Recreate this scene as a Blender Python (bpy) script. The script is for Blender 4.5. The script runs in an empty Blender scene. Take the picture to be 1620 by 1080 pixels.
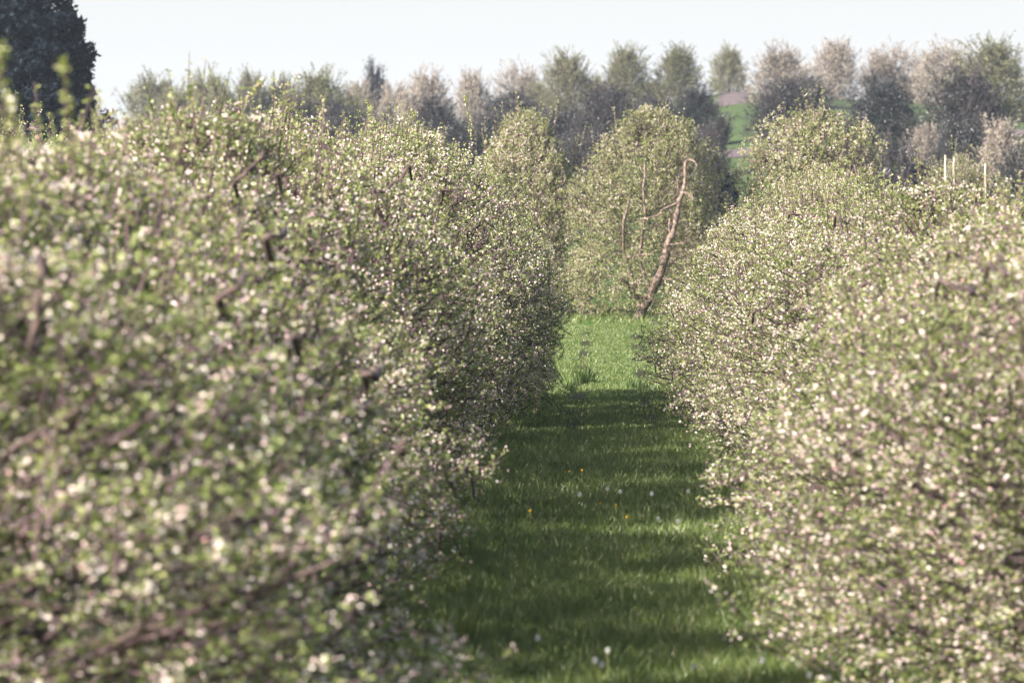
import bpy, math
import numpy as np
from mathutils import Vector

sc = bpy.context.scene
COL = sc.collection
R = math.radians

# ------------------------------------------------------------------ camera
FPX = 9000.0                      # focal length in pixels of the 1620 px wide photograph (200 mm)
CAM_H = 3.25
HX, HY = 965.0, 290.0             # where the level direction along the rows falls in the photograph
cam_d = bpy.data.cameras.new('camera')
cam = bpy.data.objects.new('camera', cam_d)
COL.objects.link(cam)
cam.location = (0, 0, CAM_H)
cam_d.lens = 200.0
cam_d.sensor_width = 36.0
cam_d.clip_start = 0.5
cam_d.clip_end = 6000
cam.rotation_euler = Vector((-(HX - 810) / FPX, 1, -(540 - HY) / FPX)).to_track_quat('-Z', 'Y').to_euler()
cam_d.dof.use_dof = True
cam_d.dof.focus_distance = 82
cam_d.dof.aperture_fstop = 4.3
sc.camera = cam

# ------------------------------------------------------------------ light
SUN_AZ, SUN_EL = R(47), R(28)     # azimuth: left of the direction behind the camera
sdir = Vector((-math.sin(SUN_AZ) * math.cos(SUN_EL), -math.cos(SUN_AZ) * math.cos(SUN_EL), math.sin(SUN_EL)))
W = bpy.data.worlds.new('World')
sc.world = W
W.use_nodes = True
nt = W.node_tree
nt.nodes.clear()
wo = nt.nodes.new('ShaderNodeOutputWorld')
bg = nt.nodes.new('ShaderNodeBackground')
sky = nt.nodes.new('ShaderNodeTexSky')
sky.sky_type = 'NISHITA'
sky.sun_disc = False
sky.sun_elevation = SUN_EL
sky.sun_rotation = math.atan2(sdir.x, sdir.y)
sky.air_density = 1.0
sky.dust_density = 4.0
sky.ozone_density = 1.0
# a thin bright veil of high cloud, thickest towards the horizon
tcw = nt.nodes.new('ShaderNodeTexCoord')
sxw = nt.nodes.new('ShaderNodeSeparateXYZ')
nt.links.new(tcw.outputs['Generated'], sxw.inputs[0])
vr = nt.nodes.new('ShaderNodeMapRange')
vr.inputs['From Min'].default_value = 0.02
vr.inputs['From Max'].default_value = 0.22
vr.inputs['To Min'].default_value = 0.9
vr.inputs['To Max'].default_value = 0.05
nt.links.new(sxw.outputs['Z'], vr.inputs['Value'])
vm = nt.nodes.new('ShaderNodeMixRGB')
nt.links.new(vr.outputs[0], vm.inputs[0])
nt.links.new(sky.outputs[0], vm.inputs[1])
vm.inputs[2].default_value = (3.85, 3.93, 3.95, 1)
nt.links.new(vm.outputs[0], bg.inputs[0])
bg.inputs[1].default_value = 0.08
nt.links.new(bg.outputs[0], wo.inputs[0])

sun_d = bpy.data.lights.new('sun', 'SUN')
sun_d.energy = 5.0
sun_d.angle = R(0.5)
sun_d.color = (1.0, 0.91, 0.77)
sun = bpy.data.objects.new('sun', sun_d)
COL.objects.link(sun)
sun.rotation_euler = (-sdir).to_track_quat('-Z', 'Y').to_euler()
sun.location = (-40, -40, 40)

vs = sc.view_settings
vs.view_transform = 'Standard'
vs.look = 'None'
vs.gamma = 1
vs.exposure = 1.72
sc.render.engine = 'CYCLES'
cy = sc.cycles
cy.max_bounces = 6
cy.diffuse_bounces = 3
cy.glossy_bounces = 1
cy.transmission_bounces = 3
cy.volume_bounces = 0
cy.transparent_max_bounces = 4
cy.use_denoising = True
cy.denoiser = 'OPENIMAGEDENOISE'
cy.denoising_input_passes = 'RGB_ALBEDO_NORMAL'
cy.caustics_reflective = False
cy.caustics_refractive = False

# ------------------------------------------------------------------ helpers
def P(px, py, d):
    """world point seen at pixel (px, py) of the photograph, d metres away along the rows"""
    return np.array([(px - HX) / FPX * d, d, CAM_H + (HY - py) / FPX * d])

def nrm(v):
    return v / (np.linalg.norm(v, axis=-1, keepdims=True) + 1e-9)

class Geo:
    """collects quads and triangles with a material index and a tint per face"""
    def __init__(self):
        self.v, self.f, self.n = [], [], 0
    def add(self, verts, faces, mat=0, tint=0.5):
        verts = np.asarray(verts, float).reshape(-1, 3)
        faces = np.asarray(faces, np.int64)
        t = np.broadcast_to(np.asarray(tint, float), (len(faces),))
        self.v.append(verts)
        self.f.append((faces + self.n, np.full(len(faces), mat, np.int32), t))
        self.n += len(verts)
    def mesh(self, name, mats, smooth=False):
        V = np.concatenate(self.v)
        me = bpy.data.meshes.new(name)
        me.vertices.add(len(V))
        me.vertices.foreach_set('co', V.astype(np.float32).ravel())
        loops = np.concatenate([f.ravel() for f, _, _ in self.f])
        tot = np.concatenate([np.full(len(f), f.shape[1], np.int32) for f, _, _ in self.f])
        start = np.concatenate([[0], np.cumsum(tot)[:-1]]).astype(np.int32)
        me.loops.add(len(loops))
        me.loops.foreach_set('vertex_index', loops.astype(np.int32))
        me.polygons.add(len(tot))
        me.polygons.foreach_set('loop_start', start)
        me.polygons.foreach_set('loop_total', tot)
        me.polygons.foreach_set('material_index', np.concatenate([m for _, m, _ in self.f]))
        me.polygons.foreach_set('use_smooth', np.full(len(tot), smooth))
        at = me.attributes.new('tint', 'FLOAT', 'FACE')
        at.data.foreach_set('value', np.concatenate([t for _, _, t in self.f]).astype(np.float32))
        for m in mats:
            me.materials.append(m)
        me.update(calc_edges=True)
        return me
    def obj(self, name, mats, parent=None, smooth=False):
        o = bpy.data.objects.new(name, self.mesh(name, mats, smooth))
        COL.objects.link(o)
        if parent is not None:
            o.parent = parent
        return o

def tag(o, label=None, cat=None, group=None, kind=None):
    if label: o['label'] = label
    if cat: o['category'] = cat
    if group: o['group'] = group
    if kind: o['kind'] = kind
    return o

def empty(name, loc, rz=0.0):
    o = bpy.data.objects.new(name, None)
    COL.objects.link(o)
    o.empty_display_size = 0.3
    o.location = loc
    o.rotation_euler = (0, 0, rz)
    return o

def tube(g, pts, rad, sides=5, mat=0, tint=0.5, cap=True):
    pts = np.asarray(pts, float)
    n = len(pts)
    rad = np.broadcast_to(np.asarray(rad, float), (n,))
    t = np.gradient(pts, axis=0)
    t = nrm(t)
    ref = np.array([0.31, 0.93, 0.2]) if abs(t[0][2]) > 0.7 else np.array([0.1, 0.05, 1.0])
    a = nrm(np.cross(t, ref))
    b = np.cross(t, a)
    ang = np.arange(sides) / sides * 2 * np.pi
    ring = pts[:, None, :] + rad[:, None, None] * (np.cos(ang)[None, :, None] * a[:, None, :] + np.sin(ang)[None, :, None] * b[:, None, :])
    V = ring.reshape(-1, 3)
    i = np.arange(n - 1)[:, None] * sides
    j = np.arange(sides)[None, :]
    k = (j + 1) % sides
    F = np.stack([i + j, i + k, i + sides + k, i + sides + j], -1).reshape(-1, 4)
    g.add(V, F, mat, tint)
    if cap:
        for e in (0, n - 1):
            base = e * sides
            c = np.vstack([ring[e], pts[e:e + 1]])
            tr = np.stack([np.arange(sides), (np.arange(sides) + 1) % sides, np.full(sides, sides)], -1)
            g.add(c, tr, mat, tint)

def wobble(p0, p1, n, amp, rng, up=0.0):
    s = np.linspace(0, 1, n)[:, None]
    p = np.asarray(p0) * (1 - s) + np.asarray(p1) * s
    w = rng.normal(0, amp, (n, 3))
    w[0] = 0
    p = p + np.cumsum(w, 0) * (1 - s * 0.6)
    p[:, 2] += up * np.sin(s[:, 0] * np.pi)
    return p

def frames(z, rng):
    """two unit vectors square to the unit vectors z"""
    r = nrm(rng.normal(size=z.shape))
    x = nrm(np.cross(z, r))
    return x, np.cross(z, x)

def leaves(g, p, d, l, w, rng, mat, tint):
    """one folded four-cornered leaf at each p along d"""
    x, y = frames(d, rng)
    l = l[:, None]; w = w[:, None]
    fold = rng.uniform(0.05, 0.3, (len(p), 1)) * w
    V = np.stack([p, p + d * l * 0.45 + x * w + y * fold, p + d * l - y * l * 0.12, p + d * l * 0.45 - x * w + y * fold], 1)
    F = np.arange(len(p) * 4).reshape(-1, 4)
    g.add(V.reshape(-1, 3), F, mat, tint)

def blossoms(g, p, n, r, rng, mat, tint):
    """a five-petalled cupped flower at each p facing n"""
    x, y = frames(n, rng)
    m = len(p)
    rr = r[:, None]
    cup = rng.uniform(0.15, 0.55, (m, 1)) * rr
    vs_ = [p]
    for k in range(10):
        a = k * np.pi / 5
        q = 1.0 if k % 2 == 0 else 0.62
        vs_.append(p + rr * q * (math.cos(a) * x + math.sin(a) * y) + n * cup * (1.0 if k % 2 == 0 else 0.55))
    V = np.stack(vs_, 1).reshape(-1, 3)
    b = np.arange(m)[:, None] * 11
    fs = []
    for k in range(0, 10, 2):
        fs.append(np.concatenate([b, b + 1 + (k - 1) % 10, b + 1 + k, b + 1 + (k + 1) % 10], 1))
    F = np.stack(fs, 1).reshape(-1, 4)
    g.add(V, F, mat, np.repeat(np.broadcast_to(tint, (m,)), 5))

# ------------------------------------------------------------------ materials
def ramp(nt_, fac, stops):
    r = nt_.nodes.new('ShaderNodeValToRGB')
    el = r.color_ramp.elements
    el[0].position, el[0].color = stops[0][0], (*stops[0][1], 1)
    el[1].position, el[1].color = stops[-1][0], (*stops[-1][1], 1)
    for p_, c_ in stops[1:-1]:
        e = el.new(p_)
        e.color = (*c_, 1)
    nt_.links.new(fac, r.inputs[0])
    return r.outputs[0]

def leafy(name, stops, transl=0.35, gloss=0.0, objvar=0.12, trans_tint=(1, 1, 1)):
    """thin plant tissue: diffuse, a share of light passing through, tint per leaf and per plant"""
    m = bpy.data.materials.new(name)
    m.use_nodes = True
    t = m.node_tree
    t.nodes.clear()
    out = t.nodes.new('ShaderNodeOutputMaterial')
    at = t.nodes.new('ShaderNodeAttribute'); at.attribute_name = 'tint'
    c = ramp(t, at.outputs['Fac'], stops)
    oi = t.nodes.new('ShaderNodeObjectInfo')
    mr = t.nodes.new('ShaderNodeMapRange')
    mr.inputs['To Min'].default_value = 1 - objvar
    mr.inputs['To Max'].default_value = 1 + objvar
    t.links.new(oi.outputs['Random'], mr.inputs['Value'])
    hv = t.nodes.new('ShaderNodeHueSaturation')
    t.links.new(c, hv.inputs['Color'])
    t.links.new(mr.outputs[0], hv.inputs['Value'])
    df = t.nodes.new('ShaderNodeBsdfDiffuse')
    t.links.new(hv.outputs[0], df.inputs['Color'])
    tr = t.nodes.new('ShaderNodeBsdfTranslucent')
    mu = t.nodes.new('ShaderNodeMixRGB'); mu.blend_type = 'MULTIPLY'; mu.inputs[0].default_value = 1
    t.links.new(hv.outputs[0], mu.inputs[1]); mu.inputs[2].default_value = (*trans_tint, 1)
    t.links.new(mu.outputs[0], tr.inputs['Color'])
    mx = t.nodes.new('ShaderNodeMixShader'); mx.inputs[0].default_value = transl
    t.links.new(df.outputs[0], mx.inputs[1]); t.links.new(tr.outputs[0], mx.inputs[2])
    last = mx.outputs[0]
    if gloss > 0:
        gl = t.nodes.new('ShaderNodeBsdfGlossy'); gl.inputs['Roughness'].default_value = 0.45
        m2 = t.nodes.new('ShaderNodeMixShader'); m2.inputs[0].default_value = gloss
        t.links.new(last, m2.inputs[1]); t.links.new(gl.outputs[0], m2.inputs[2])
        last = m2.outputs[0]
    t.links.new(last, out.inputs[0])
    return m

def bark(name, c0, c1, scale=18):
    m = bpy.data.materials.new(name)
    m.use_nodes = True
    t = m.node_tree
    b = t.nodes['Principled BSDF']
    b.inputs['Roughness'].default_value = 0.85
    tc = t.nodes.new('ShaderNodeTexCoord')
    n = t.nodes.new('ShaderNodeTexNoise'); n.inputs['Scale'].default_value = scale; n.inputs['Detail'].default_value = 5
    t.links.new(tc.outputs['Object'], n.inputs['Vector'])
    c = ramp(t, n.outputs['Fac'], [(0.35, c0), (0.65, c1)])
    t.links.new(c, b.inputs['Base Color'])
    bp = t.nodes.new('ShaderNodeBump'); bp.inputs['Strength'].default_value = 0.6; bp.inputs['Distance'].default_value = 0.02
    t.links.new(n.outputs['Fac'], bp.inputs['Height'])
    t.links.new(bp.outputs[0], b.inputs['Normal'])
    return m

M_LEAF = leafy('young_leaf', [(0.0, (0.085, 0.125, 0.042)), (0.5, (0.205, 0.25, 0.085)), (1.0, (0.42, 0.44, 0.19))], 0.42, 0.05, 0.1, (1.0, 1.1, 0.6))
M_PETAL = leafy('apple_petal', [(0.0, (0.54, 0.27, 0.33)), (0.35, (0.66, 0.48, 0.50)), (0.7, (0.74, 0.64, 0.64)), (1.0, (0.80, 0.76, 0.76))], 0.3, 0.0, 0.04)
M_TWIG = bark('shade_purple_twig_bark', (0.035, 0.020, 0.03), (0.085, 0.05, 0.06), 9)  # purple-brown twigs; their tint also stands in for purple shade inside crowns
M_BARK = bark('grey_brown_bark', (0.03, 0.019, 0.023), (0.105, 0.07, 0.07), 14)
M_PALEBARK = bark('pale_bark', (0.035, 0.025, 0.028), (0.22, 0.16, 0.135), 13)  # paler bark for the leaning tree's trunk and limbs
APPLE = [M_LEAF, M_PETAL, M_TWIG]

M_OLIVE = leafy('olive_spring_leaf', [(0, (0.09, 0.10, 0.062)), (0.6, (0.175, 0.185, 0.105)), (1, (0.31, 0.31, 0.19))], 0.3)
M_CREAM = leafy('pale_pink_blossom', [(0, (0.17, 0.15, 0.135)), (0.5, (0.31, 0.28, 0.245)), (1, (0.50, 0.46, 0.41))], 0.25)
M_PLUM = leafy('dark_plum_leaf', [(0, (0.012, 0.017, 0.020)), (0.6, (0.032, 0.040, 0.042)), (1, (0.075, 0.085, 0.08))], 0.14)
M_PALEFLOWER = leafy('cold_white_blossom', [(0, (0.35, 0.34, 0.40)), (1, (0.62, 0.60, 0.66))], 0.2)
M_CONIFER = leafy('dark_evergreen_needles', [(0, (0.005, 0.009, 0.016)), (0.7, (0.012, 0.018, 0.026)), (1, (0.035, 0.045, 0.045))], 0.1)
M_GRASSB = leafy('grass_blade', [(0, (0.03, 0.062, 0.014)), (0.5, (0.092, 0.14, 0.034)), (0.85, (0.195, 0.235, 0.075)), (1, (0.34, 0.31, 0.17))], 0.35, 0.05, 0.0, (1.1, 1.05, 0.55))
M_SEED = leafy('dandelion_seed_fluff', [(0, (0.7, 0.7, 0.7)), (1, (0.85, 0.85, 0.83))], 0.4)
M_YELLOW = leafy('dandelion_petal', [(0, (0.75, 0.42, 0.01)), (1, (0.85, 0.6, 0.03))], 0.2)
M_STEM = leafy('dandelion_stem', [(0, (0.16, 0.18, 0.06)), (1, (0.25, 0.26, 0.1))], 0.2)
M_STAKE = bark('pale_weathered_timber', (0.26, 0.22, 0.18), (0.48, 0.42, 0.35), 6)

# ------------------------------------------------------------------ terrain
def sm(x, a, b):
    t = np.clip((np.asarray(x, float) - a) / (b - a), 0, 1)
    return t * t * (3 - 2 * t)

def terrain(x, y):
    x = np.asarray(x, float); y = np.asarray(y, float)
    z = np.interp(y, [0, 57, 75, 92, 112, 136, 150, 200, 240], [0, 0.02, -0.12, -0.3, -0.24, -0.1, -0.1, -0.6, -0.4])
    crest = np.interp(x / 450 * FPX + HX, [-600, 250, 700, 900, 1150, 1400, 2400], [5.0, 6.6, 7.4, 8.3, 10.7, 9.9, 9.0])
    h = np.interp(y, [235, 300, 380, 440, 460, 520, 900], [0, 0.40, 0.76, 0.965, 1.0, 0.9, 0.2])
    z = z + (crest + 0.4) * h
    z = z + 0.03 * np.sin(x * 1.7 + y * 0.31) * np.sin(y * 0.9 + x * 0.4) * sm(y, 10, 40)
    z = z + 0.25 * np.sin(x * 0.09 + 1) * np.sin(y * 0.05) * sm(y, 220, 300)
    return z

def axis(parts):
    out = []
    for a, b, s in parts:
        out.append(np.arange(a, b, s))
    return np.concatenate(out + [[parts[-1][1]]])

gx = axis([(-700, -120, 40), (-120, -30, 6), (-30, -4, 1.3), (-4, 4, 0.4), (4, 30, 1.3), (30, 120, 6), (120, 700, 40)])
gy = axis([(-150, 0, 15), (0, 20, 2), (20, 150, 0.6), (150, 480, 3.5), (480, 560, 10), (560, 1100, 45)])
X, Y = np.meshgrid(gx, gy)
gv = np.stack([X, Y, terrain(X, Y)], -1).reshape(-1, 3)
nx, ny = len(gx), len(gy)
ii = (np.arange(ny - 1)[:, None] * nx + np.arange(nx - 1)[None, :])
gf = np.stack([ii, ii + 1, ii + nx + 1, ii + nx], -1).reshape(-1, 4)
g = Geo(); g.add(gv, gf)

def ground_material():
    m = bpy.data.materials.new('orchard_ground')
    m.use_nodes = True
    t = m.node_tree
    b = t.nodes['Principled BSDF']; b.inputs['Roughness'].default_value = 0.95
    b.inputs['Specular IOR Level'].default_value = 0.1
    tc = t.nodes.new('ShaderNodeTexCoord')
    n1 = t.nodes.new('ShaderNodeTexNoise'); n1.inputs['Scale'].default_value = 0.6; n1.inputs['Detail'].default_value = 9; n1.inputs['Roughness'].default_value = 0.7
    n2 = t.nodes.new('ShaderNodeTexNoise'); n2.inputs['Scale'].default_value = 5; n2.inputs['Detail'].default_value = 6
    for n in (n1, n2): t.links.new(tc.outputs['Object'], n.inputs['Vector'])
    near = ramp(t, n2.outputs['Fac'], [(0.3, (0.022, 0.055, 0.012)), (0.55, (0.05, 0.115, 0.02)), (0.75, (0.10, 0.16, 0.035))])
    far = ramp(t, n1.outputs['Fac'], [(0.3, (0.026, 0.042, 0.018)), (0.5, (0.052, 0.082, 0.03)), (0.7, (0.09, 0.115, 0.045))])
    sx = t.nodes.new('ShaderNodeSeparateXYZ'); t.links.new(tc.outputs['Object'], sx.inputs[0])
    mr = t.nodes.new('ShaderNodeMapRange'); mr.inputs['From Min'].default_value = 150; mr.inputs['From Max'].default_value = 230
    t.links.new(sx.outputs['Y'], mr.inputs['Value'])
    mx = t.nodes.new('ShaderNodeMixRGB'); t.links.new(mr.outputs[0], mx.inputs[0]); t.links.new(near, mx.inputs[1]); t.links.new(far, mx.inputs[2])
    # bare soil under the rows: distance of x from the row lines at +-3.2 m
    ab = t.nodes.new('ShaderNodeMath'); ab.operation = 'ABSOLUTE'; t.links.new(sx.outputs['X'], ab.inputs[0])
    sb = t.nodes.new('ShaderNodeMath'); sb.operation = 'SUBTRACT'; sb.inputs[1].default_value = 3.2; t.links.new(ab.outputs[0], sb.inputs[0])
    a2 = t.nodes.new('ShaderNodeMath'); a2.operation = 'ABSOLUTE'; t.links.new(sb.outputs[0], a2.inputs[0])
    ad = t.nodes.new('ShaderNodeMath'); ad.operation = 'ADD'; t.links.new(a2.outputs[0], ad.inputs[0])
    t.links.new(n2.outputs['Fac'], ad.inputs[1])
    ms = t.nodes.new('ShaderNodeMapRange'); ms.inputs['From Min'].default_value = 1.35; ms.inputs['From Max'].default_value = 1.75
    ms.inputs['To Min'].default_value = 0.8; ms.inputs['To Max'].default_value = 0
    t.links.new(ad.outputs[0], ms.inputs['Value'])
    soil = t.nodes.new('ShaderNodeMixRGB'); t.links.new(ms.outputs[0], soil.inputs[0]); t.links.new(mx.outputs[0], soil.inputs[1]); soil.inputs[2].default_value = (0.085, 0.055, 0.04, 1)
    # two worn wheel tracks, breaking up along their length
    tx = t.nodes.new('ShaderNodeMath'); tx.operation = 'SUBTRACT'; tx.inputs[1].default_value = 0.03; t.links.new(sx.outputs['X'], tx.inputs[0])
    ta = t.nodes.new('ShaderNodeMath'); ta.operation = 'ABSOLUTE'; t.links.new(tx.outputs[0], ta.inputs[0])
    tb = t.nodes.new('ShaderNodeMath'); tb.operation = 'SUBTRACT'; tb.inputs[1].default_value = 0.55; t.links.new(ta.outputs[0], tb.inputs[0])
    tcn = t.nodes.new('ShaderNodeMath'); tcn.operation = 'ABSOLUTE'; t.links.new(tb.outputs[0], tcn.inputs[0])
    tn = t.nodes.new('ShaderNodeMath'); tn.operation = 'MULTIPLY_ADD'; tn.inputs[1].default_value = 0.3; t.links.new(n1.outputs['Fac'], tn.inputs[0]); t.links.new(tcn.outputs[0], tn.inputs[2])
    tm = t.nodes.new('ShaderNodeMapRange'); tm.inputs['From Min'].default_value = 0.24; tm.inputs['From Max'].default_value = 0.36; tm.inputs['To Min'].default_value = 0.85; tm.inputs['To Max'].default_value = 0
    t.links.new(tn.outputs[0], tm.inputs['Value'])
    ty = t.nodes.new('ShaderNodeMapRange'); ty.inputs['From Min'].default_value = 136; ty.inputs['From Max'].default_value = 128
    t.links.new(sx.outputs['Y'], ty.inputs['Value'])
    tmm = t.nodes.new('ShaderNodeMath'); tmm.operation = 'MULTIPLY'; t.links.new(tm.outputs[0], tmm.inputs[0]); t.links.new(ty.outputs[0], tmm.inputs[1])
    worn = t.nodes.new('ShaderNodeMixRGB'); t.links.new(tmm.outputs[0], worn.inputs[0]); t.links.new(soil.outputs[0], worn.inputs[1]); worn.inputs[2].default_value = (0.03, 0.026, 0.017, 1)
    t.links.new(worn.outputs[0], b.inputs['Base Color'])
    bp = t.nodes.new('ShaderNodeBump'); bp.inputs['Strength'].default_value = 0.8; bp.inputs['Distance'].default_value = 0.08
    t.links.new(n2.outputs['Fac'], bp.inputs['Height']); t.links.new(bp.outputs[0], b.inputs['Normal'])
    return m
M_GROUND = ground_material()
tag(g.obj('ground', [M_GROUND], smooth=True), kind='structure')

def soil_material():
    m = bpy.data.materials.new('pinkish_bare_soil')
    m.use_nodes = True
    t = m.node_tree
    b = t.nodes['Principled BSDF']; b.inputs['Roughness'].default_value = 0.95
    tc = t.nodes.new('ShaderNodeTexCoord')
    n = t.nodes.new('ShaderNodeTexNoise'); n.inputs['Scale'].default_value = 1.2; n.inputs['Detail'].default_value = 6
    t.links.new(tc.outputs['Object'], n.inputs['Vector'])
    t.links.new(ramp(t, n.outputs['Fac'], [(0.35, (0.055, 0.038, 0.044)), (0.7, (0.12, 0.085, 0.09))]), b.inputs['Base Color'])
    return m
M_SOIL = soil_material()

def ground_hit(px, py, d0=20, d1=470):
    ds = np.linspace(d0, d1, 9000)
    xs = (px - HX) / FPX * ds
    zz = CAM_H + (HY - py) / FPX * ds
    k = np.argmax(zz <= terrain(xs, ds))
    return np.array([xs[k], ds[k], terrain(xs[k], ds[k])])

def draped(name, poly_px, lift, mat):
    """a strip laid on the hillside: left and right borders as ground points, meshed between"""
    g_ = Geo()
    rows_ = []
    for (xl, xr, y) in poly_px:
        a = np.array([xl, y]); b_ = np.array([xr, y])
        s = np.linspace(0, 1, 7)[:, None]
        a = a + np.array([0.35 * math.sin(y * 1.9) + 0.25 * math.sin(y * 4.3), 0]); b_ = b_ + np.array([0.35 * math.sin(y * 2.3 + 1) + 0.25 * math.sin(y * 5.1), 0])
        q = a * (1 - s) + b_ * s
        rows_.append(np.concatenate([q, (terrain(q[:, 0], q[:, 1]) + lift)[:, None]], 1))
    V = np.concatenate(rows_)
    i_ = (np.arange(len(rows_) - 1)[:, None] * 7 + np.arange(6)[None, :])
    g_.add(V, np.stack([i_, i_ + 1, i_ + 8, i_ + 7], -1).reshape(-1, 4))
    return g_.obj(name, [mat], smooth=True)

# dirt track climbing the far hill and two tilled strips
trk = [(0.4 + 0.0183 * y + 0.35 * math.sin(y * 0.03), 2.0 + 0.0193 * y + 0.35 * math.sin(y * 0.03 + 0.2), y) for y in np.arange(395, 462, 2.0)]
tag(draped('dirt_track', trk, 0.03, M_SOIL), kind='structure')
for (y0, y1, x0, x1) in ((318, 331, 5.5, 18), (352, 364, 18, 36)):
    rr_ = [(x0 + 0.4 * math.sin(y * 0.9), x1 + 0.5 * math.sin(y * 1.1 + 1), y) for y in np.arange(y0, y1 + 0.1, 1.0)]
    tag(draped('soil_strip', rr_, 0.03, M_SOIL), kind='structure')

# ------------------------------------------------------------------ apple trees
def envelope(z, H):
    """relative crown radius at height z: skirts near the ground, widest low, rounded to the top"""
    s = np.clip(z / H, 0, 1)
    return np.interp(s, [0.0, 0.05, 0.14, 0.3, 0.5, 0.68, 0.82, 0.93, 1.0], [0.8, 0.92, 1.0, 1.03, 1.0, 0.92, 0.76, 0.52, 0.16])

def skeleton(rng, H, Rc, nl=6, lean=(0, 0)):
    """trunk and limbs as (points, radii)"""
    out = []
    top = np.array([lean[0], lean[1], H * 0.24])
    tr = wobble((0, 0, -0.1), top, 5, 0.025, rng)
    out.append((tr, np.linspace(0.11, 0.085, 5)))
    a0 = rng.uniform(0, 6.28)
    for k in range(nl):
        a = a0 + k * 6.283 / nl + rng.normal(0, 0.25)
        zz = H * rng.uniform(0.42, 0.85)
        rr = Rc * envelope(zz, H) * rng.uniform(0.35, 0.68)
        end = np.array([math.cos(a) * rr, math.sin(a) * rr, zz])
        st = tr[-1] * 1.0 if rng.random() < 0.6 else tr[-2] * 1.0
        lb = wobble(st, end, 8, 0.05, rng, up=0.12)
        out.append((lb, np.linspace(0.05, 0.014, 8)))
        for q in range(4):
            i = rng.integers(2, 7)
            a2 = a + rng.normal(0, 0.9)
            L = rng.uniform(0.5, 1.1)
            e2 = lb[i] + np.array([math.cos(a2) * L, math.sin(a2) * L, rng.uniform(-0.3, 0.8) * L])
            sb = wobble(lb[i], e2, 6, 0.05, rng)
            out.append((sb, np.linspace(0.026, 0.008, 6)))
    return out

def lumps(rng, n=26):
    return nrm(rng.normal(size=(n, 3))), rng.normal(0.0, 0.19, n)

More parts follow.
